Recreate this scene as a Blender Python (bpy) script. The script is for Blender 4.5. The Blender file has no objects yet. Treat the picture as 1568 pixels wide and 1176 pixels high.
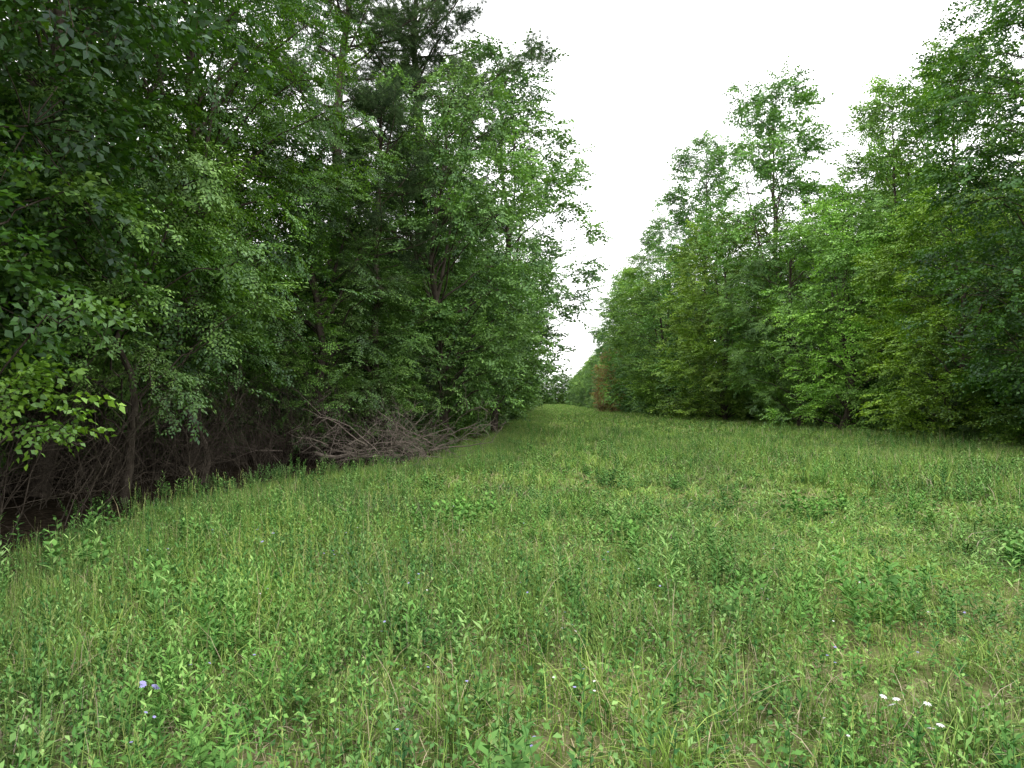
import bpy, math, numpy as np
from mathutils import Vector
rng=np.random.default_rng(7)
scene=bpy.context.scene
# ------------------------------------------------------------ helpers
def new_mat(name):
    m=bpy.data.materials.new(name); m.use_nodes=True
    m.node_tree.nodes.clear(); return m,m.node_tree.nodes,m.node_tree.links
def ramp(N,stops):
    r=N.new('ShaderNodeValToRGB'); e=r.color_ramp.elements
    e[0].position=stops[0][0]; e[0].color=(*stops[0][1],1)
    e[1].position=stops[-1][0]; e[1].color=(*stops[-1][1],1)
    for p,c in stops[1:-1]:
        k=e.new(p); k.color=(*c,1)
    return r
def mulc(N,L,a,b,fac=1.0):
    m=N.new('ShaderNodeMix'); m.data_type='RGBA'; m.blend_type='MULTIPLY'; m.inputs[0].default_value=fac
    L.new(a,m.inputs[6])
    if isinstance(b,tuple): m.inputs[7].default_value=(*b,1)
    else: L.new(b,m.inputs[7])
    return m.outputs[2]
def leaf_material(name,stops,trans=0.35,gloss=.05,noise_scale=0.6,nlo=0.7,nhi=1.3):
    m,N,L=new_mat(name)
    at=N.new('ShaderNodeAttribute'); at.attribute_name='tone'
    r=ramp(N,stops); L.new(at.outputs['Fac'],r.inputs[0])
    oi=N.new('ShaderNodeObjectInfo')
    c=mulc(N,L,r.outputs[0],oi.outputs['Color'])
    geo=N.new('ShaderNodeNewGeometry')
    nz=N.new('ShaderNodeTexNoise'); nz.inputs['Scale'].default_value=noise_scale; nz.inputs['Detail'].default_value=1
    L.new(geo.outputs['Position'],nz.inputs['Vector'])
    r2=ramp(N,[(0.3,(nlo,nlo*0.97,nlo*1.08)),(0.7,(nhi,nhi,nhi*0.8))]); L.new(nz.outputs['Fac'],r2.inputs[0])
    c=mulc(N,L,c,r2.outputs[0])
    d=N.new('ShaderNodeBsdfDiffuse'); L.new(c,d.inputs['Color'])
    last=d.outputs[0]
    if trans>0:
        t=N.new('ShaderNodeBsdfTranslucent')
        tc=mulc(N,L,c,(1.3,1.3,0.5)); L.new(tc,t.inputs['Color'])
        mx=N.new('ShaderNodeMixShader'); mx.inputs[0].default_value=trans
        L.new(last,mx.inputs[1]); L.new(t.outputs[0],mx.inputs[2]); last=mx.outputs[0]
    if gloss>0:
        gl=N.new('ShaderNodeBsdfGlossy'); gl.inputs['Roughness'].default_value=.5; gl.inputs['Color'].default_value=(.8,.9,1,1)
        mx=N.new('ShaderNodeMixShader'); mx.inputs[0].default_value=gloss
        L.new(last,mx.inputs[1]); L.new(gl.outputs[0],mx.inputs[2]); last=mx.outputs[0]
    o=N.new('ShaderNodeOutputMaterial'); L.new(last,o.inputs[0])
    return m
def rough_material(name,stops,scale,bump=0.4,stretch=(1,1,1),detail=4):
    m,N,L=new_mat(name)
    geo=N.new('ShaderNodeNewGeometry'); mp=N.new('ShaderNodeMapping'); mp.inputs['Scale'].default_value=stretch
    L.new(geo.outputs['Position'],mp.inputs[0])
    nz=N.new('ShaderNodeTexNoise'); nz.inputs['Scale'].default_value=scale; nz.inputs['Detail'].default_value=detail; nz.inputs['Roughness'].default_value=0.7
    L.new(mp.outputs[0],nz.inputs['Vector'])
    r=ramp(N,stops); L.new(nz.outputs['Fac'],r.inputs[0])
    p=N.new('ShaderNodeBsdfDiffuse')
    L.new(r.outputs[0],p.inputs['Color'])
    b=N.new('ShaderNodeBump'); b.inputs['Strength'].default_value=bump; b.inputs['Distance'].default_value=0.05
    L.new(nz.outputs['Fac'],b.inputs['Height']); L.new(b.outputs[0],p.inputs['Normal'])
    o=N.new('ShaderNodeOutputMaterial'); L.new(p.outputs[0],o.inputs[0])
    return m
class Geo:
    def __init__(s): s.V=[];s.F=[];s.M=[];s.T=[];s.n=0
    def add(s,V,F,mat=0,tone=0.5):
        V=np.asarray(V,dtype=np.float32).reshape(-1,3);F=np.asarray(F,dtype=np.int32).reshape(-1,4)
        s.V.append(V);s.F.append(F+s.n);s.n+=len(V)
        s.M.append(np.full(len(F),mat,np.int32) if np.isscalar(mat) else np.asarray(mat,np.int32))
        s.T.append(np.full(len(F),tone,np.float32) if np.isscalar(tone) else np.asarray(tone,np.float32))
    def mesh(s,name,mats):
        V=np.concatenate(s.V);F=np.concatenate(s.F);M=np.concatenate(s.M);T=np.concatenate(s.T)
        me=bpy.data.meshes.new(name)
        me.vertices.add(len(V)); me.vertices.foreach_set('co',V.ravel())
        me.loops.add(F.size); me.loops.foreach_set('vertex_index',F.ravel())
        me.polygons.add(len(F)); me.polygons.foreach_set('loop_start',np.arange(0,F.size,4,dtype=np.int32))
        me.polygons.foreach_set('material_index',M)
        for m in mats: me.materials.append(m)
        me.update(calc_edges=True)
        a=me.attributes.new('tone','FLOAT','FACE'); a.data.foreach_set('value',T)
        return me
def link(name,data,loc=(0,0,0),rot=0,scl=(1,1,1),color=(1,1,1,1)):
    o=bpy.data.objects.new(name,data); o.location=loc; o.rotation_euler=(0,0,rot); o.scale=scl; o.color=color
    scene.collection.objects.link(o); return o
def unit(v): 
    v=np.asarray(v,float); return v/(np.linalg.norm(v)+1e-9)
def tube(g,P,R,sides=5,mat=0,tone=0.5):
    P=np.asarray(P,float);n=len(P)
    T=np.gradient(P,axis=0); T/=np.linalg.norm(T,axis=1)[:,None]+1e-9
    ref=np.array([0,0,1.]) if abs(T[0][2])<0.8 else np.array([1.,0,0])
    A=np.cross(T,ref); A/=np.linalg.norm(A,axis=1)[:,None]+1e-9; B=np.cross(T,A)
    th=np.arange(sides)*2*np.pi/sides
    V=P[:,None,:]+np.asarray(R)[:,None,None]*(np.cos(th)[None,:,None]*A[:,None,:]+np.sin(th)[None,:,None]*B[:,None,:])
    F=[]
    for i in range(n-1):
        for j in range(sides):
            k=(j+1)%sides; F.append((i*sides+j,i*sides+k,(i+1)*sides+k,(i+1)*sides+j))
    g.add(V,F,mat,tone)
# ------------------------------------------------------------ materials
bark=rough_material('bark',[(0.3,(0.03,0.024,0.018)),(0.7,(0.12,0.10,0.08))],14,0.8,(1,1,0.25))
deadwood=rough_material('dead_wood',[(0.3,(0.09,0.075,0.06)),(0.7,(0.30,0.25,0.21))],10,0.5)
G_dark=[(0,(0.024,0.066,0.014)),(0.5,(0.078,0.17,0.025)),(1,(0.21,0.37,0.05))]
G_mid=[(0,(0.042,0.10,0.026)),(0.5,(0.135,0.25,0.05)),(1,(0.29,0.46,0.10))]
G_pine=[(0,(0.04,0.08,0.04)),(0.6,(0.11,0.18,0.08)),(1,(0.20,0.29,0.12))]
leaf_dark=leaf_material('leaf_dark',G_dark,0.25,.04)
leaf_mid=leaf_material('leaf_mid',G_mid,0.12,.04)
leaf_pine=leaf_material('pine_needles',G_pine,0,.0)
grass_mat=leaf_material('grass_blade',[(0,(0.085,0.165,0.04)),(0.5,(0.20,0.335,0.075)),(0.88,(0.35,0.48,0.14)),(0.93,(0.40,0.35,0.22)),(1,(0.54,0.47,0.34))],0,0,0.5,0.70,1.16)
weed_mat=leaf_material('weed_leaf',[(0,(0.05,0.15,0.05)),(0.6,(0.145,0.305,0.08)),(1,(0.30,0.48,0.17))],0,0,0.8,0.80,1.12)
litter_mat=rough_material('forest_litter',[(0.25,(0.012,0.010,0.007)),(0.5,(0.028,0.022,0.015)),(0.75,(0.075,0.058,0.042))],9,1.0)  # leaf litter, colour darkened to stand in for missing tree shade
meadow_mat=rough_material('meadow_soil',[(0.3,(0.07,0.09,0.03)),(0.5,(0.14,0.15,0.06)),(0.75,(0.25,0.21,0.13))],5,1.0)
# ------------------------------------------------------------ leaf sprays
def nrm(A): return A/(np.linalg.norm(A,axis=1)[:,None]+1e-9)
def leaf_quads(P,D,Nn,L,W):
    S=np.cross(Nn,D); S/=np.linalg.norm(S,axis=1)[:,None]+1e-9
    L=L[:,None];W=W[:,None]
    a=P; b=P+D*0.42*L+S*W+Nn*0.25*W; c=P+D*L-Nn*0.12*L; d=P+D*0.42*L-S*W+Nn*0.25*W
    V=np.stack([a,b,c,d],1).reshape(-1,3); F=np.arange(len(P)*4).reshape(-1,4)
    return V,F
def make_spray(kind,r):
    P=[];D=[];N=[];Ls=[];Ws=[];T=[]
    tw=[]
    if kind=='pine':
        V=[];F=[];tt=[]
        k=0
        for i in range(5):
            c=np.array([0.1+0.09*i,r.normal(0,.07),r.normal(0,.05)+0.02*i])
            n=26
            d=nrm(r.normal(0,1,(n,3))*0.8+np.array([0.9,0,0.15]))
            nn=nrm(r.normal(0,1,(n,3))); l=r.uniform(.11,.19,n); w=np.full(n,.005)
            v,f=leaf_quads(np.repeat(c[None],n,0)-d*0.01,d,nn,l,w)
            V.append(v);F.append(f+k);k+=len(v);tt.append(r.uniform(0,1,n))
        V.append(np.array([[0,-.008,0],[0,.008,0],[.55,.003,.08],[.55,-.003,.08]]));F.append(np.array([[0,1,2,3]])+k)
        M=np.ones(sum(len(f) for f in F),int); M[-1]=0
        return np.concatenate(V),np.concatenate(F),M,np.concatenate(tt+[np.array([.5])])
    big= kind!='fine'
    far= kind=='far'
    tl=0.6
    tw.append((np.zeros(3),np.array([1,0,0.]),tl))
    for i,x in enumerate(np.arange(.08,.5,.085 if not far else .13)):
        s=1 if i%2 else -1
        a=math.radians(r.uniform(35,55))*s
        tw.append((np.array([x,0,-0.12*x*x]),unit([math.cos(a),math.sin(a),r.normal(-0.05,.15 if not big else .35)]),r.uniform(.2,.34)*(1-.5*x)))
    V=[];F=[];k=0;M=[];TT=[]
    sp=.038 if not big else .062
    if far: sp=.075
    for o,d,l in tw:
        xs=np.arange(.03,l,sp); n=len(xs)
        pos=o+xs[:,None]*d; pos[:,2]-=0.35*xs**2
        sgn=np.where(np.arange(n)%2==0,1,-1)
        side=np.cross([0,0,1],d)
        ang=np.radians(r.uniform(35,70,n))*sgn; ang[-1]=0
        dd=np.cos(ang)[:,None]*d+np.sin(ang)[:,None]*side
        dd[:,2]+=r.normal(-0.2,.16 if not big else .4,n); dd=nrm(dd)
        nn=nrm(np.array([0,0,1.])+r.normal(0,.28 if not big else .6,(n,3)))
        if big: L=r.uniform(.075,.125,n);W=L*r.uniform(.28,.38,n)
        else: L=r.uniform(.055,.085,n);W=L*r.uniform(.24,.30,n)
        if far: L=L*1.1;W=W*1.25
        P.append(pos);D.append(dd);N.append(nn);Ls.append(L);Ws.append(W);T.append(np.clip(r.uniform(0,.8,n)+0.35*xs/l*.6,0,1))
        e=o+d*l-np.array([0,0,.35*l*l]); h=side*.0025
        V.append(np.array([o-h,o+h,e+h*.4,e-h*.4]));F.append(np.array([[0,1,2,3]])+k);k+=4;M.append(0);TT.append(.5)
    v,f=leaf_quads(np.concatenate(P),np.concatenate(D),np.concatenate(N),np.concatenate(Ls),np.concatenate(Ws))
    V.append(v);F.append(f+k);M+= [1]*len(f);TT+=list(np.concatenate(T))
    return np.concatenate(V),np.concatenate(F),np.array(M),np.array(TT)
SPR={k:[make_spray(k,rng) for _ in range(5)] for k in ('fine','broad','pine','far')}
def place_sprays(g,kind,pos,dirs,ups,scl,tone,r):
    pos=np.array(pos);dirs=nrm(np.array(dirs));ups=nrm(np.array(ups));scl=np.array(scl);tone=np.array(tone)
    which=r.integers(0,5,len(pos))
    for q in range(5):
        s=which==q
        if not s.any(): continue
        V,F,M,T=SPR[kind][q]
        X=dirs[s];Y=nrm(np.cross(ups[s],X));Z=np.cross(X,Y)
        R=np.stack([X,Y,Z],1)
        W=np.einsum('vi,sij->svj',V,R)*scl[s][:,None,None]+pos[s][:,None,:]
        n=s.sum()
        FF=F[None]+ (np.arange(n)*len(V))[:,None,None]
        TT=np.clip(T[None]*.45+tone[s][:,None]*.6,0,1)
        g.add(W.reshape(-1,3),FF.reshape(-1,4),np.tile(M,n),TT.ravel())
# broadleaf tree: trunk, ascending limbs, each limb ending in an uneven leafy lobe
def make_tree(name,seed,H,base,R,kind,leafmat,nlobe,per,lob=(.26,.44),droop=.3,trunk=.17,spr=1.0,fullness=.5,layered=.0,stems=2,wide=.42):
    r=np.random.default_rng(seed); g=Geo()
    n=12; zz=np.linspace(0,H*0.9,n); wx=np.cumsum(r.normal(0,.13,n));wy=np.cumsum(r.normal(0,.13,n)); wx-=wx[0];wy-=wy[0]
    tube(g,np.stack([wx,wy,zz],1),trunk*np.maximum(0,1-zz/(H*.92))**.8+.01,9,0)
    for k in range(stems):
        a=r.uniform(0,6.28); h=r.uniform(.2,.45)*H; s=np.linspace(0,1,8); L=R*r.uniform(.3,.55)
        px=np.interp(h,zz,wx)+math.cos(a)*L*s**.8; py=np.interp(h,zz,wy)+math.sin(a)*L*s**.8; pz=h+(H*.8-h)*s*r.uniform(.7,1)
        tube(g,np.stack([px+r.normal(0,.05,8)*s,py+r.normal(0,.05,8)*s,pz],1),np.linspace(trunk*.5,.015,8),6,0)
    pos=[];dr=[];up=[];sc=[];tn=[]
    az=r.uniform(0,6.28)
    bul=r.uniform(.75,1.22,(6,8))
    for i in range(nlobe):
        t=(i+r.uniform(0,1))/nlobe
        az+=2.399+r.normal(0,.5)
        z=base+(H-base)*t
        prof=math.sqrt(max(0,1-((t-wide)/(1.04-wide))**2)) if t>wide else (.72+.28*t/wide)
        bb=bul[min(5,int(t*6)),int((az%6.283)/6.283*8)%8]
        a_=R*r.uniform(*lob)*(1-.2*t)
        rho=max(0,R*prof*bb-a_*.7)*(r.uniform(fullness,1)**.6)
        c=np.array([np.interp(z,zz,wx)+math.cos(az)*rho,np.interp(z,zz,wy)+math.sin(az)*rho,max(a_*.5,z-a_*.35)])
        hs=max(.3,c[2]-rho*r.uniform(.35,.9)-.3); p0=np.array([np.interp(hs,zz,wx),np.interp(hs,zz,wy),hs])
        s=np.linspace(0,1,7)[:,None]; pts=p0*(1-s)+c*s; pts[:,2]+=np.sin(s[:,0]*math.pi)*.12*rho; pts[1:-1]+=r.normal(0,.05,(5,3))
        tube(g,pts,np.linspace(max(.015,trunk*.3*(1-.4*t)),.012,7),4,0)
        sq=r.uniform(.55,.85); lt=r.uniform(.0,1.0)
        m=int(per*(a_/(R*.33))**2*r.uniform(.8,1.2))
        U=nrm(r.normal(0,1,(m,3))+np.array([math.cos(az)*.45,math.sin(az)*.45,.3]))
        q=r.uniform(.2,1.0,m)**.5
        lump=1+.3*np.sin(U[:,0]*5+i)+.2*np.sin(U[:,1]*6+2*i)
        Pp=c+U*np.array([a_,a_,a_*sq])*(q*lump)[:,None]
        if layered: Pp[:,2]=Pp[:,2]*(1-layered)+(np.round(Pp[:,2]/.42)*.42+r.normal(0,.05,m))*layered
        Pp[:,2]=np.maximum(Pp[:,2],.15)
        for k in range(0,m,6): tube(g,[c+(Pp[k]-c)*.1,(c+Pp[k])/2+[0,0,.05],Pp[k]],[.012,.008,.004],3,0)
        D=U*np.array([1,1,.6])+np.array([math.cos(az)*.25,math.sin(az)*.25,-droop*.6])+r.normal(0,.35,(m,3))
        pos.append(Pp-nrm(D)*.3*spr);dr.append(D);up.append(np.array([0,0,1.])+U*.5+r.normal(0,.25,(m,3)));sc.append(r.uniform(.75,1.2,m)*spr)
        tn.append(np.clip(lt*.65+r.uniform(0,.22,m)+.38*q*(U[:,2]*.5+.5)-.15,0,1))  # lit clumps painted into lobe tone; upper sprays lightened, outer ones paler new growth
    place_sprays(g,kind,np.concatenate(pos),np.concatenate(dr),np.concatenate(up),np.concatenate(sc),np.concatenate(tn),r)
    return g.mesh(name,[bark,leafmat])
def make_pine(name,seed,H,base,R):
    r=np.random.default_rng(seed); g=Geo(); leafmat=leaf_pine; trunk=.22
    n=12; zz=np.linspace(0,H*0.97,n); wx=np.cumsum(r.normal(0,.07,n));wy=np.cumsum(r.normal(0,.07,n))
    tube(g,np.stack([wx,wy,zz],1),trunk*(1-zz/H)**.7+.02,9,0)
    pos=[];dr=[];up=[];sc=[];tn=[];az=0
    for i in range(50):
        t=(i+r.uniform(0,1))/50; h=base+t*(H*.96-base); az+=2.399+r.normal(0,.5)
        Lm=R*(max(0,1-t)**.45*.9+.2)*r.uniform(.45,1.2); e0=math.radians(5+35*t+r.normal(0,12)); a=az
        p=np.array([np.interp(h,zz,wx),np.interp(h,zz,wy),h]);pts=[p.copy()]
        for k in range(6):
            a+=r.normal(0,.18); e=e0+.5*((k+1)/6)**2
            p=p+Lm/6*np.array([math.cos(a)*math.cos(e),math.sin(a)*math.cos(e),math.sin(e)]);pts.append(p.copy())
        pts=np.array(pts); tube(g,pts,np.linspace(.05,.012,7),4,0)
        if r.random()<.1: continue
        for j in range(r.integers(5,9)):
            x=r.uniform(.4,1); f=x*6;k=min(int(f),5); q=pts[k]+(pts[k+1]-pts[k])*(f-k)
            e=q+r.normal(0,.38,3)*np.array([1,1,.4])+np.array([0,0,.15]); tube(g,[q,(q+e)/2,e],[.012,.01,.007],3,0)
            for s in range(7):
                d=r.normal(0,.8,3)+np.array([math.cos(a)*.4,math.sin(a)*.4,.35]); pos.append(e+r.normal(0,.1,3));dr.append(d);up.append(r.normal(0,.4,3)+[0,0,1]);sc.append(r.uniform(.75,1.15));tn.append(r.uniform(.1,.8))
    place_sprays(g,'pine',pos,dr,up,sc,tn,r)
    return g.mesh(name,[bark,leafmat])
M={}
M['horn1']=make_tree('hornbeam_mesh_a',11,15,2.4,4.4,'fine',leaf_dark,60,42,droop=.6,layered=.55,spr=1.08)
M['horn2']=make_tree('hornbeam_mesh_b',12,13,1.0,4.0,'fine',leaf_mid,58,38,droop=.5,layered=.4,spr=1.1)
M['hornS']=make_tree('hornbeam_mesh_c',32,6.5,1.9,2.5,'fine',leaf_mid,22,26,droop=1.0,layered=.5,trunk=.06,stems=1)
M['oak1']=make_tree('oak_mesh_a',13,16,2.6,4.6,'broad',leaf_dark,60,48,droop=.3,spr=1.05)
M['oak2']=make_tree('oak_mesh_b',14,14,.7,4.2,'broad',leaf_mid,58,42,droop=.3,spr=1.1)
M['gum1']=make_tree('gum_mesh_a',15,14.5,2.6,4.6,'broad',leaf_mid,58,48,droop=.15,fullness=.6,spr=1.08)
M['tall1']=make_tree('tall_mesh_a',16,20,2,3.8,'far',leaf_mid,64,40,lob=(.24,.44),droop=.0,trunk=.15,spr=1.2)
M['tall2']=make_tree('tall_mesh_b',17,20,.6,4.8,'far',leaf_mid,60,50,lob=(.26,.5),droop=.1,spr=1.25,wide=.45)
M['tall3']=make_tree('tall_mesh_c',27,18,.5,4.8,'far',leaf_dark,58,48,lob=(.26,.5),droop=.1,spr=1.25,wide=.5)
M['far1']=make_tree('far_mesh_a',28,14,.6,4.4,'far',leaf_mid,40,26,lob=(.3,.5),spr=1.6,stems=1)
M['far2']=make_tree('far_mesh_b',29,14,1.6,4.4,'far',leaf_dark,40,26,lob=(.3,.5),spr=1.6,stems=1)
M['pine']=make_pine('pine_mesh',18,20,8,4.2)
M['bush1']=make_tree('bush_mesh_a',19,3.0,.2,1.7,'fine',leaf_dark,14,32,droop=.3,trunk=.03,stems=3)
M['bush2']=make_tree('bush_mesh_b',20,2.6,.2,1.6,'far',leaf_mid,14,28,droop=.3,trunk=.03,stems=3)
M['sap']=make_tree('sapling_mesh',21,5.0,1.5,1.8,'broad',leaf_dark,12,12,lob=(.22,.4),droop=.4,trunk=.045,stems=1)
DIM={'horn1':(15,4.4),'horn2':(13,4),'hornS':(6.5,2.5),'oak1':(16,4.6),'oak2':(14,4.2),'gum1':(14.5,4.6),'tall1':(20,3.8),'tall2':(20,4.8),'tall3':(18,4.8),'far1':(14,4.4),'far2':(14,4.4),'pine':(20,4),'bush1':(3,1.9),'bush2':(2.6,1.7),'sap':(5,1.8)}
R_=rng
def tree(kind,name,x,y,H=None,R=None,rot=None,color=(1,1,1)):
    h0,r0=DIM[kind]
    sz=(H or h0)/h0; sx=(R or r0)/r0
    return link(name,M[kind],(x,y,0),rot if rot is not None else R_.uniform(0,6.28),(sx,sx,sz),(*color,1))
# ---- left side edge
tree('oak1','oak_tree',-8.0,6.4,15,4.5,0.3,(.6,.72,.6))
tree('horn1','hornbeam_tree',-8.2,10.6,15.5,4.2,1.0,(.72,.84,.72))
tree('hornS','hornbeam_tree',-6.4,10.0,6.0,2.4,1.0,(1.15,1.2,1.3))
tree('horn1','hornbeam_tree',-7.6,14.2,14.5,3.8,2.2,(1.0,1.1,1.0))
tree('oak1','oak_tree',-9.4,18,15.0,4.2,1.9,(.75,.85,.75))
tree('pine','pine_tree',-7.6,24.0,20,4.6,.5)
tree('pine','pine_tree',-5.0,27.5,20.5,5.2,2.5)
tree('pine','pine_tree',-4.9,19.4,10.5,2.4,1.2)
tree('horn2','hornbeam_tree',-6.2,17.6,9.0,3.3,.8,(.75,.85,.75))
tree('gum1','sweetgum_tree',-3.3,22,12.2,4.1,1.1,(1.1,1.18,1.4))
tree('hornS','hornbeam_tree',-5.0,18.8,5.2,2.6,4.0,(.9,.95,1.0))
tree('hornS','hornbeam_tree',-4.1,25,6.0,2.4,5.0,(.7,.75,.7))
tree('oak2','oak_tree',-5.0,26.0,10.5,3.7,2.1,(.7,.82,.75))
tree('tall1','sweetgum_tree',-2.4,30,17.4,4.0,.2,(1.0,1.1,1.25))
tree('horn2','hornbeam_tree',-4.8,36,12.5,3.8,3.2,(.95,1.0,1.0))
tree('gum1','sweetgum_tree',-4.1,41,13.5,4.2,4.0,(.95,1.05,1.1))
tree('oak2','oak_tree',-4.8,48,12,4.0,5.0,(.8,.9,.85))
tree('tall3','oak_tree',-5.1,56,13.5,4.2,1.5)
tree('tall2','elm_tree',-5.1,64,14,4.2,.5)
tree('tall3','oak_tree',-5.5,73,12.5,4.2,.9)
tree('tall2','elm_tree',-5.7,84,14,4.2,.9)
tree('tall3','oak_tree',-6.0,96,12.5,4.2,2.9)
tree('sap','oak_sapling',-5.75,6.2,4.2,1.5,.5,(1.5,1.45,1.2))
tree('sap','oak_sapling',-6.4,12.4,4.6,1.6,2.5,(1.0,1.05,1.1))
# ---- right side edge
tree('oak1','oak_tree',14.8,19.5,13.8,4.6,.9,(.7,.84,.7))
tree('oak2','oak_tree',18.0,14.0,14,4.6,2.9,(.6,.72,.6))
tree('oak2','oak_tree',14.9,26,9.6,3.7,1.9,(1.4,1.35,.6))
tree('tall1','sweetgum_tree',17.2,35,17.5,3.4,.5,(1.25,1.3,1.1))
tree('tall1','sweetgum_tree',20.6,35,19.5,3.8,2.7,(1.35,1.35,1.0))
tree('oak2','sweetgum_tree',13.7,33,11.5,4.2,3.9,(1.55,1.65,1.4))
tree('horn2','hornbeam_tree',14.2,39.5,12.0,4.2,.9,(.9,1.0,.8))
tree('tall1','sweetgum_tree',15.0,46,23,4.8,4.3,(1.0,1.15,1.2))
tree('tall2','elm_tree',13.0,51,15.0,5.3,2.2,(1.45,1.32,.95))
tree('tall1','sweetgum_tree',13.4,58,23.5,5.2,1.4,(.95,1.1,1.2))
tree('tall2','elm_tree',11.4,64,15.5,5.4,.4,(1.4,1.35,1.2))
tree('tall2','elm_tree',12.0,73,21,5.0,3.3,(.8,.93,.95))
tree('tall3','oak_tree',11.0,84,17.5,5.0,5.1,(1.1,1.2,1.3))
tree('tall3','oak_tree',11.4,97,20,4.6,1.1,(1.3,1.35,1.3))
tree('tall2','elm_tree',11.8,110,16,4.6,2.1,(1.0,1.05,1.1))
tree('far1','red_maple_tree',8.3,90,8.5,2.4,2.1,(1.6,.62,.9))
# ------------------------------------------------------------ instancer
def collection_of(name,meshes):
    c=bpy.data.collections.new(name)
    for i,m in enumerate(meshes):
        o=bpy.data.objects.new('%s_part_%02d'%(name,i),m); c.objects.link(o)
    return c
def instancer(name,coll,P,rot,scl,idx):
    me=bpy.data.meshes.new(name); n=len(P); print(name,'instances',n)
    me.vertices.add(n); me.vertices.foreach_set('co',np.asarray(P,np.float32).ravel())
    a=me.attributes.new('rot','FLOAT_VECTOR','POINT'); a.data.foreach_set('vector',np.asarray(rot,np.float32).ravel())
    a=me.attributes.new('scl','FLOAT_VECTOR','POINT'); a.data.foreach_set('vector',np.asarray(scl,np.float32).ravel())
    a=me.attributes.new('idx','INT','POINT'); a.data.foreach_set('value',np.asarray(idx,np.int32))
    o=link(name,me)
    ng=bpy.data.node_groups.new(name+'_scatter','GeometryNodeTree')
    ng.interface.new_socket('Geometry',in_out='INPUT',socket_type='NodeSocketGeometry')
    ng.interface.new_socket('Geometry',in_out='OUTPUT',socket_type='NodeSocketGeometry')
    N=ng.nodes;L=ng.links
    gi=N.new('NodeGroupInput');go=N.new('NodeGroupOutput')
    ci=N.new('GeometryNodeCollectionInfo'); ci.inputs['Collection'].default_value=coll
    ci.inputs['Separate Children'].default_value=True; ci.inputs['Reset Children'].default_value=True
    ip=N.new('GeometryNodeInstanceOnPoints'); ip.inputs['Pick Instance'].default_value=True
    def na(t,nm):
        k=N.new('GeometryNodeInputNamedAttribute'); k.data_type=t; k.inputs['Name'].default_value=nm; return k.outputs['Attribute']
    e2r=N.new('FunctionNodeEulerToRotation')
    L.new(gi.outputs[0],ip.inputs['Points']); L.new(ci.outputs[0],ip.inputs['Instance'])
    L.new(na('INT','idx'),ip.inputs['Instance Index']); L.new(na('FLOAT_VECTOR','rot'),e2r.inputs[0]); L.new(e2r.outputs[0],ip.inputs['Rotation'])
    L.new(na('FLOAT_VECTOR','scl'),ip.inputs['Scale']); L.new(ip.outputs[0],go.inputs[0])
    md=o.modifiers.new('scatter','NODES'); md.node_group=ng
    return o
YL=[-6,5.7,8,11.7,14.6,16.5,23,54,100,260]; XL=[-3.7,-4.5,-5.35,-4.95,-3.95,-2.9,-2.7,-2.1,-2.2,-2.6]
YR=[-6,20,35,60,75,100,130,260]; XR=[12.5,13.2,14.2,13.4,10.8,7.8,7,6]
xl=lambda y:np.interp(y,YL,XL); xr=lambda y:np.interp(y,YR,XR)
# background forest
keys=['far1','far2','oak1','pine']
fc=collection_of('forest_tree',[M[k] for k in keys]); fh=np.array([DIM[k][0] for k in keys])
P=[];S=[];I=[]
r=np.random.default_rng(3)
def addt(x,y,H,i,R=1.0):
    P.append((x,y,0));S.append((R,R,H/fh[i]));I.append(i)
for off,step in ((6.5,5.5),(13,6),(21,7)):
    y=0.
    while y<(70 if off<15 else 38):
        x=xl(y)-off-r.uniform(0,2.0) - (1.5 if y<20 else 0)
        if not (22<y<28 and off<9):
            addt(x,y,(r.uniform(10.5,13) if y>16 else 14.5),r.choice([0,1,1]),r.uniform(.95,1.15))
        y+=step*r.uniform(.8,1.2)
for off,step in ((7,5.5),(14,7)):
    y=9.
    while y<(100 if off<10 else 70):
        x=xr(y)+off+r.uniform(0,2.5)
        addt(x,y,min(r.uniform(11,13.5)+(3 if y>40 else 0),8.5+y*.2),r.choice([0,1]),r.uniform(.95,1.15))
        y+=step*r.uniform(.8,1.2)
for y in np.arange(106,290,7):
    addt(xl(y)-4.6-r.uniform(0,1.6),y,r.uniform(8.5,11.5),r.choice([0,1]),r.uniform(.85,1.1)); addt(xr(y)+5.4+r.uniform(0,2),y+2,r.uniform(11,14),r.choice([0,1]),r.uniform(.95,1.1))
for x in np.arange(-18,24,3.4):
    addt(x,292+r.uniform(-4,4),r.uniform(10,14),r.choice([0,1]),1.2)
n=len(P)
instancer('background_forest',fc,P,np.stack([np.zeros(n),np.zeros(n),r.uniform(0,6.28,n)],1),S,I)
# undergrowth along the edges
uc=collection_of('undergrowth_shrub',[M['bush1'],M['bush2'],M['sap']])
P=[];S=[];I=[]
y=19.0
while y<280:
    s=r.uniform(.7,1.3); P.append((xl(y)-1.6-r.uniform(0,1.2),y,0));S.append((s,s,s*r.uniform(.7,1.4)));I.append(r.choice([0,1]))
    y+=r.uniform(1.2,2.2)*(1 if y<60 else 2)
y=14.
while y<280:
    for k in range(2):
        s=r.uniform(.7,1.35); P.append((xr(y)+1.4+r.uniform(0,1.6)+2.2*k,y+r.uniform(-.5,.5),0));S.append((s,s,s*r.uniform(.7,1.4)));I.append(r.choice([0,1]))
    y+=r.uniform(1.2,2.4)*(1 if y<60 else 2)
for x in np.arange(-10,14,2.): P.append((x,286+r.uniform(-2,2),0));S.append((1.5,1.5,1.5));I.append(1)
for i in range(44):
    y=r.uniform(4,34);P.append((xl(y)-r.uniform(4.0,9.5),y,0));s=r.uniform(.6,1.1);S.append((s,s,s));I.append(r.choice([0,0,2]))
n=len(P)
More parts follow.
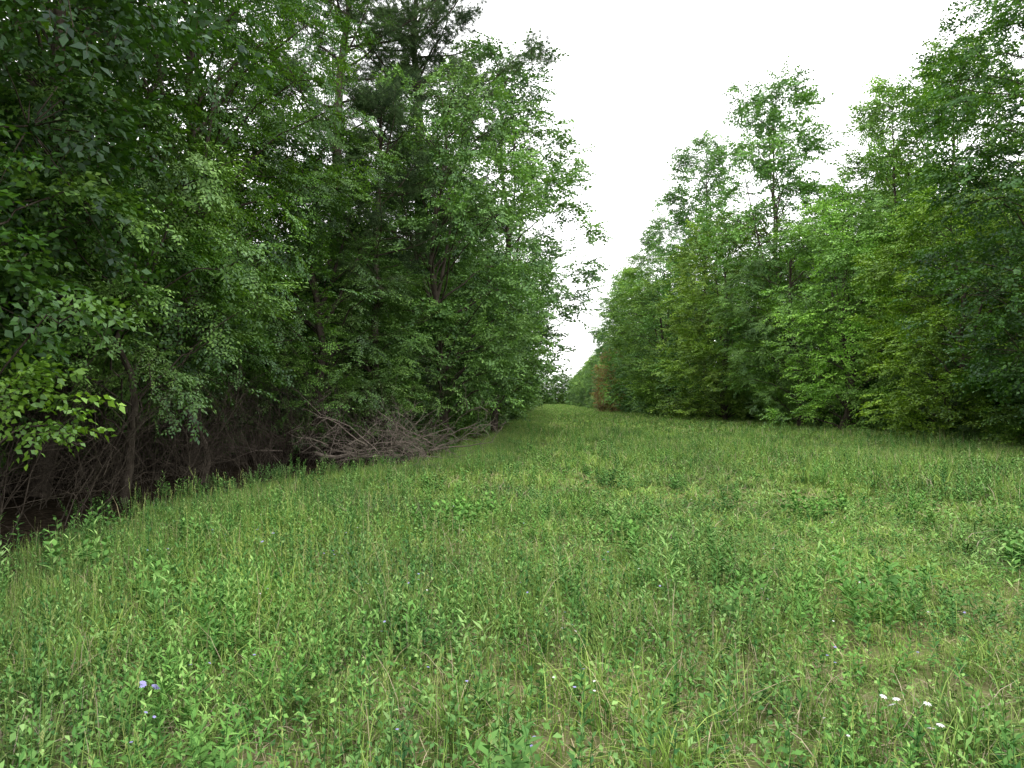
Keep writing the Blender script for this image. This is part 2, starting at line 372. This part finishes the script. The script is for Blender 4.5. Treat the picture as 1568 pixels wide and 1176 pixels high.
instancer('undergrowth',uc,P,np.stack([np.zeros(n),np.zeros(n),r.uniform(0,6.28,n)],1),S,I)
# ------------------------------------------------------------ ground
def sheet(name,V,F,mat):
    me=bpy.data.meshes.new(name); me.from_pydata(V,[],F); me.materials.append(mat); return link(name,me)
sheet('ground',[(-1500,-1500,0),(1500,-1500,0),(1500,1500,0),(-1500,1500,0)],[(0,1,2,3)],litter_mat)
ys=np.concatenate([np.arange(-6,30,1),np.arange(30,292,4)])
V=[];F=[]
for y in ys: V+= [(xl(y)+.15*math.sin(y*2.1)+.3,y,.004),(xr(y)+.4,y,.004)]
for i in range(len(ys)-1): F.append((2*i,2*i+1,2*i+3,2*i+2))
sheet('meadow_ground',V,F,meadow_mat)
# ------------------------------------------------------------ grass
def disc(r,n,rad):
    a=r.uniform(0,6.28,n);q=rad*r.uniform(0,1,n)**.6; return np.stack([q*np.cos(a),q*np.sin(a),np.zeros(n)],1)
def blades(g,r,n,rad,hlo,hhi,w,bend,straw=.06,mat=0,segs=3,tuft=0):
    B=disc(r,n,rad); hm=np.ones(n); tt=np.zeros(n)
    if tuft:
        C=disc(r,tuft,rad); k=r.integers(0,tuft,n); B=C[k]+r.normal(0,.045,(n,3))*np.array([1,1,0]); hm=r.uniform(.35,1.4,tuft)[k]; tt=r.uniform(-.5,.45,tuft)[k]
    h=r.uniform(hlo,hhi,n)*r.uniform(.6,1,n)*hm; th=r.uniform(0,6.28,n)
    if tuft: th=np.arctan2((B-C[k])[:,1],(B-C[k])[:,0])+r.normal(0,.7,n)
    d=np.stack([np.cos(th),np.sin(th),np.zeros(n)],1)
    s=np.stack([-np.sin(th),np.cos(th),np.zeros(n)],1); b=r.uniform(.1,1.2,n)*bend
    tw=r.normal(0,.5,n)
    s=nrm(s*np.cos(tw)[:,None]+d*np.sin(tw)[:,None])
    lv=[]
    wr=w*r.uniform(.6,1.5,n)
    for f,wf in (((0,1),(.35,.95),(.7,.7),(1,.08)) if segs==3 else ((0,1),(.55,.85),(1,.1))):
        c=B+d*(b*h*f*f)[:,None]+np.array([0,0,1.])*(h*f*np.maximum(.15,1-.4*b*f))[:,None]
        ww=(wr*wf)[:,None]
        lv+= [c-s*ww,c+s*ww]
    V=np.stack(lv,1)
    F=np.array([[0,1,3,2],[2,3,5,4],[4,5,7,6]][:segs])
    FF=F[None]+(np.arange(n)*(2*segs+2))[:,None,None]
    t=np.clip(r.uniform(0.1,.8,n)+tt,0,.88)
    t[r.random(n)<straw]=r.uniform(.93,1)
    g.add(V.reshape(-1,3),FF.reshape(-1,4),mat,np.repeat(t,segs))
def plant(g,r,x,y,h,nl,L,W,spread=.7,tone=.5,mat=0,lean=.15):
    d=np.array([r.normal(0,lean),r.normal(0,lean),1.]); top=np.array([x,y,0])+d*h
    tube(g,[(x,y,0),(np.array([x,y,0])+top)/2+r.normal(0,.01,3),top],[.0028,.0022,.001],3,mat,tone*.7)
    k=np.arange(nl);f=.15+.85*(k+.5)/nl; az=k*2.4+r.uniform(0,6)
    P=np.array([x,y,0])+d*h*f[:,None]
    D=nrm(np.stack([np.cos(az)*spread,np.sin(az)*spread,.25+.5*f+r.normal(0,.15,nl)],1))
    nn=nrm(np.array([0,0,1.])-D*D[:,2:3]+r.normal(0,.15,(nl,3)))
    l=L*(1.15-.6*f)*r.uniform(.8,1.2,nl)
    v,F=leaf_quads(P,D,nn,l,l*W/L); g.add(v,F,mat,np.clip(tone+.3*f-.15+r.normal(0,.1,nl),0,1))
def lowleaves(g,r,n,rad,hmax,L0,L1,wr):
    P0=disc(r,n,rad); P0[:,2]=hmax*r.uniform(.1,1,n); th=r.uniform(0,6.28,n)
    D=nrm(np.stack([np.cos(th),np.sin(th),r.normal(.15,.4,n)],1)); nn=nrm(np.array([0,0,1.])+r.normal(0,.4,(n,3)))
    L=r.uniform(L0,L1,n); v,F=leaf_quads(P0,D,nn,L,L*wr); g.add(v,F,1,r.uniform(0.1,1,n))
def seedheads(g,r,n,rad):
    for k in range(n):
        x,y,_=disc(r,1,rad)[0];h=r.uniform(.26,.48);lx,ly=r.normal(0,.06,2)
        tube(g,[(x,y,0),(x+lx*.4,y+ly*.4,h*.6),(x+lx,y+ly,h)],[.0012,.001,.0006],3,0,.8)
        kk=10;P0=np.stack([x+lx*np.linspace(.8,1,kk),y+ly*np.linspace(.8,1,kk),np.linspace(h*.82,h,kk)],1)
        D0=nrm(np.concatenate([r.normal(0,.5,(kk,2)),np.full((kk,1),1.)],1));v,F=leaf_quads(P0,D0,nrm(r.normal(0,1,(kk,3))),np.full(kk,.018),np.full(kk,.0022));g.add(v,F,0,.9)
r=np.random.default_rng(5)
def grass_set(nm,rad,nb,hh,w,nlow,npl,nsd,count,segs=3,leafsc=1.,tuft=100):
    gm=[]
    for i in range(count):
        g=Geo(); lush=r.uniform(.55,1.35)
        blades(g,r,nb,rad,.09,hh,w,1.3,segs=segs,tuft=tuft)
        blades(g,r,nb//4,rad,.05,hh*.6,w,1.3,segs=segs)
        blades(g,r,nb//10,rad,.2,hh*1.6,w*.7,.7,segs=segs,straw=.15)
        blades(g,r,nb//6,rad,.08,hh*.9,w*.6,3.2,straw=1.0,segs=segs)
        lowleaves(g,r,int(nlow*lush),rad,.14,.02*leafsc,.05*leafsc,.27)
        for k in range(int(npl*lush)):
            x,y,_=disc(r,1,rad)[0]
            plant(g,r,x,y,r.uniform(.08,.32),r.integers(8,18),r.uniform(.03,.07)*leafsc,.011*leafsc,tone=r.uniform(.05,.8),mat=1)
        seedheads(g,r,nsd,rad)
        gm.append(g.mesh(nm+'_%d'%i,[grass_mat,weed_mat]))
    return gm
gA=grass_set('grass_near',1.5,3600,.27,.0024,1300,140,34,7,tuft=110)
gB=grass_set('grass_mid',2.4,4000,.32,.0052,1200,95,35,5,segs=2,leafsc=1.6,tuft=170)
gC=grass_set('grass_far',5.0,4200,.34,.014,1300,30,0,3,segs=2,leafsc=2.8,tuft=450)
gc=collection_of('grass_patch',gA+gB+gC)
P=[];S=[];I=[]
def scatter(y0,y1,sp,i0,i1,hs=1.,inset=.35):
    y=y0
    while y<y1:
        x=-9.
        while x<17:
            a=x+r.uniform(-.38,.38)*sp;b=y+r.uniform(-.38,.38)*sp
            if a>xl(b)+sp*inset and a<xr(b)+sp*.5 and abs(a)<b*1.1+3.5:
                hv=.95+.34*math.sin(a*.55+1.3+.2*b)+.2*math.sin(b*.43+a*.21)+.18*math.sin(a*1.9-b*1.3)
                P.append((a,b,0));s=r.uniform(.92,1.08);S.append((s,s,s*max(.45,hv)*hs));I.append(r.integers(i0,i1))
            x+=sp
        y+=sp
scatter(.8,9.5,1.6,0,7,.95,.85); scatter(9.5,30,2.5,7,12,1.0,.8); scatter(31,70,5.2,12,15,.85,.5); scatter(70,285,5.6,12,15,.6,.5)
y=3.
while y<100:
    for a in (xl(y)+.75,xl(y)+1.4,xr(y)+.2):
        s=r.uniform(.3,.45);P.append((a+r.uniform(-.35,.35),y,0));S.append((s,s,r.uniform(.5,1.0)));I.append(r.integers(7,12))
    y+=.9 if y<30 else 2.5
n=len(P)
instancer('grass',gc,P,np.stack([np.zeros(n),np.zeros(n),r.uniform(0,6.28,n)],1),S,I)
# tall weeds
wm=[]
for i in range(8):
    g=Geo()
    for k in range(r.integers(2,6)):
        x,y=r.normal(0,.07,2)
        if i<3: plant(g,r,x,y,r.uniform(.26,.48),r.integers(16,26),.085,.012,tone=.45)
        elif i<5: plant(g,r,x,y,r.uniform(.15,.32),r.integers(8,14),.10,.028,spread=.9,tone=.4)
        elif i<7: plant(g,r,x,y,r.uniform(.28,.44),r.integers(10,16),.11,.011,spread=.6,tone=.8)
        else: plant(g,r,x,y,r.uniform(.25,.4),r.integers(20,34),.036,.012,tone=.95)
    wm.append(g.mesh('weed_%d'%i,[weed_mat]))
wc=collection_of('weed',wm)
P=[];S=[]
for y0,y1,dn in ((1.6,6,6.0),(6,14,3.8),(14,35,1.4)):
    nn_=int((y1-y0)*22*dn)
    for a,b in zip(r.uniform(-7,15,nn_),r.uniform(y0,y1,nn_)):
        if a>xl(b)-.1 and a<xr(b)+1 and abs(a)<b*1.1+2 and (math.sin(a*1.3+b)+math.sin(b*1.7-a*.6)+r.normal(0,.5)>.35):
            s=r.uniform(.5,1.3);P.append((a,b,0));S.append((s,s,s))
for k in range(90):
    b=r.uniform(4,16);s=r.uniform(.5,1.0);P.append((xl(b)-r.uniform(-.4,1.2),b,0));S.append((s,s,s))
n=len(P)
instancer('meadow_weeds',wc,P,np.stack([r.normal(0,.1,n),r.normal(0,.1,n),r.uniform(0,6.28,n)],1),S,r.integers(0,8,n))
# ------------------------------------------------------------ wildflowers
def petal_mat(name,col):
    m,N,L=new_mat(name); p=N.new('ShaderNodeBsdfDiffuse')
    nz=N.new('ShaderNodeTexNoise'); nz.inputs['Scale'].default_value=60; rr=ramp(N,[(0,tuple(c*.8 for c in col)),(1,col)]);L.new(nz.outputs['Fac'],rr.inputs[0]);L.new(rr.outputs[0],p.inputs['Color'])
    o=N.new('ShaderNodeOutputMaterial');L.new(p.outputs[0],o.inputs[0]); return m
pw=petal_mat('white_petal',(.8,.8,.8)); pb=petal_mat('blue_petal',(.38,.36,.66))
def fl(g,cx,cy,h,n,sp=.07,sz=.017):
    for k in range(n):
        fx,fy=cx+r.normal(0,sp),cy+r.normal(0,sp);fh=h*r.uniform(.8,1.1)
        tube(g,[(cx,cy,0),((cx+fx)/2,(cy+fy)/2,fh*.5),(fx,fy,fh)],[.002,.0015,.001],3,0,.5)
        az=np.arange(8)*.785;tl=r.normal(0,.35,2);nv=unit([tl[0],tl[1],1]);D=np.stack([np.cos(az),np.sin(az),np.full(8,.2)],1);D=nrm(D-np.outer(D@nv,nv)*.8)
        v,F=leaf_quads(np.repeat([[fx,fy,fh]],8,0),D,np.repeat([nv],8,0),np.full(8,sz),np.full(8,.3*sz));g.add(v,F,1,.5)
def flower(name,x,y,h,m,n=7):
    g=Geo(); fl(g,0,0,h,n); link(name,g.mesh(name,[weed_mat,m]),(x,y,0))
flower('white_wildflower',1.48,2.9,.32,pw,6)
flower('blue_wildflower',-1.75,2.9,.32,pb,4)
flower('blue_wildflower',-2.6,6.0,.36,pb,3)
for nm,m,cnt,sz in (('scattered_blue_wildflowers',pb,34,.009),('scattered_white_wildflowers',pw,28,.008)):
    g=Geo()
    for k in range(cnt):
        b=r.uniform(2.6,9); a=r.uniform(-.6,.7)*b; fl(g,a,b,r.uniform(.24,.36),r.integers(1,4),.05,sz)
    link(nm,g.mesh(nm,[weed_mat,m]))
# ------------------------------------------------------------ brush pile, dead shrubs, branch
def twiggy(g,r,p,d,L,rad,depth):
    m=5;pts=[np.array(p,float)];d=unit(d)
    for k in range(m):
        d=unit(d+r.normal(0,.18,3)); q=pts[-1]+d*L/m
        if q[2]<.02: q[2]=.02
        pts.append(q)
    tube(g,pts,np.linspace(rad,rad*.35,m+1),4 if rad>.01 else 3,0)
    if depth>0:
        for k in range(r.integers(3,7)):
            i=r.integers(1,m+1); twiggy(g,r,pts[i],d+r.normal(0,.7,3),L*r.uniform(.3,.6),rad*.5,depth-1)
g=Geo()
for k in range(62):
    y=r.uniform(14.8,17.8);x=xl(y)+.2-abs(r.normal(0,.8))
    th=r.uniform(0,6.28); twiggy(g,r,(x,y,r.uniform(.05,.6)),(math.cos(th),math.sin(th),r.uniform(-.1,1.0)),r.uniform(.7,1.8),r.uniform(.007,.018),2)
link('brush_pile',g.mesh('brush_pile',[deadwood]))
g=Geo(); t=np.linspace(0,1,9)[:,None]; Pp=np.array([-5.2,15.0,.35])*(1-t)+np.array([-3.4,15.4,.2])*t; Pp=Pp+r.normal(0,.04,Pp.shape)
tube(g,Pp,np.linspace(.045,.015,9),8,0)
for q in range(9): twiggy(g,r,Pp[r.integers(1,9)],r.normal(0,1,3)+np.array([0,0,.6]),r.uniform(.4,1.2),.013,2)
link('fallen_branch',g.mesh('fallen_branch',[deadwood]))
sh=[]
for i in range(3):
    g=Geo()
    for k in range(6):
        th=r.uniform(0,6.28);twiggy(g,r,(r.normal(0,.15),r.normal(0,.15),0),(math.cos(th)*.5,math.sin(th)*.5,1),r.uniform(1.2,2.4),.010,2)
    sh.append(g.mesh('bare_shrub_%d'%i,[bark]))
sc_=collection_of('bare_shrub',sh);P=[]
for k in range(110):
    y=r.uniform(4.5,21);P.append((xl(y)-r.uniform(.7,5),y,0))
n=len(P);s=r.uniform(.5,1.05,n)
instancer('bare_undergrowth',sc_,P,np.stack([np.zeros(n),np.zeros(n),r.uniform(0,6.28,n)],1),np.stack([s,s,s],1),r.integers(0,3,n))
# ------------------------------------------------------------ world / light / camera
w=bpy.data.worlds.new('World');scene.world=w;w.use_nodes=True
N=w.node_tree.nodes;L=w.node_tree.links;N.clear()
sky=N.new('ShaderNodeTexSky');sky.sky_type='NISHITA';sky.sun_disc=False;sky.sun_elevation=math.radians(62);sky.sun_rotation=math.radians(20);sky.dust_density=4;sky.air_density=1.5
mx=N.new('ShaderNodeMix');mx.data_type='RGBA';mx.inputs[0].default_value=.88;mx.inputs[7].default_value=(18.5,18.5,18.5,1)
bg=N.new('ShaderNodeBackground');bg.inputs[1].default_value=.15;o=N.new('ShaderNodeOutputWorld')
L.new(sky.outputs[0],mx.inputs[6]);L.new(mx.outputs[2],bg.inputs[0]);L.new(bg.outputs[0],o.inputs[0])
sd=bpy.data.lights.new('sun','SUN');sd.energy=1.4;sd.angle=math.radians(25);sd.color=(1,.96,.9)
so=bpy.data.objects.new('sun',sd);scene.collection.objects.link(so)
az=math.radians(20);el=math.radians(62)
dv=Vector((math.sin(az)*math.cos(el),math.cos(az)*math.cos(el),math.sin(el)))
so.rotation_euler=dv.to_track_quat('Z','Y').to_euler();so.location=(0,0,40)
cd=bpy.data.cameras.new('camera');cd.lens=24;cd.sensor_width=36;cd.clip_end=4000;cd.clip_start=.05
co=bpy.data.objects.new('camera',cd);scene.collection.objects.link(co)
co.location=(0,0,1.55);co.rotation_euler=(math.radians(91.37),0,math.radians(3.06))
scene.camera=co
scene.view_settings.view_transform='Standard';scene.view_settings.look='None';scene.view_settings.exposure=0
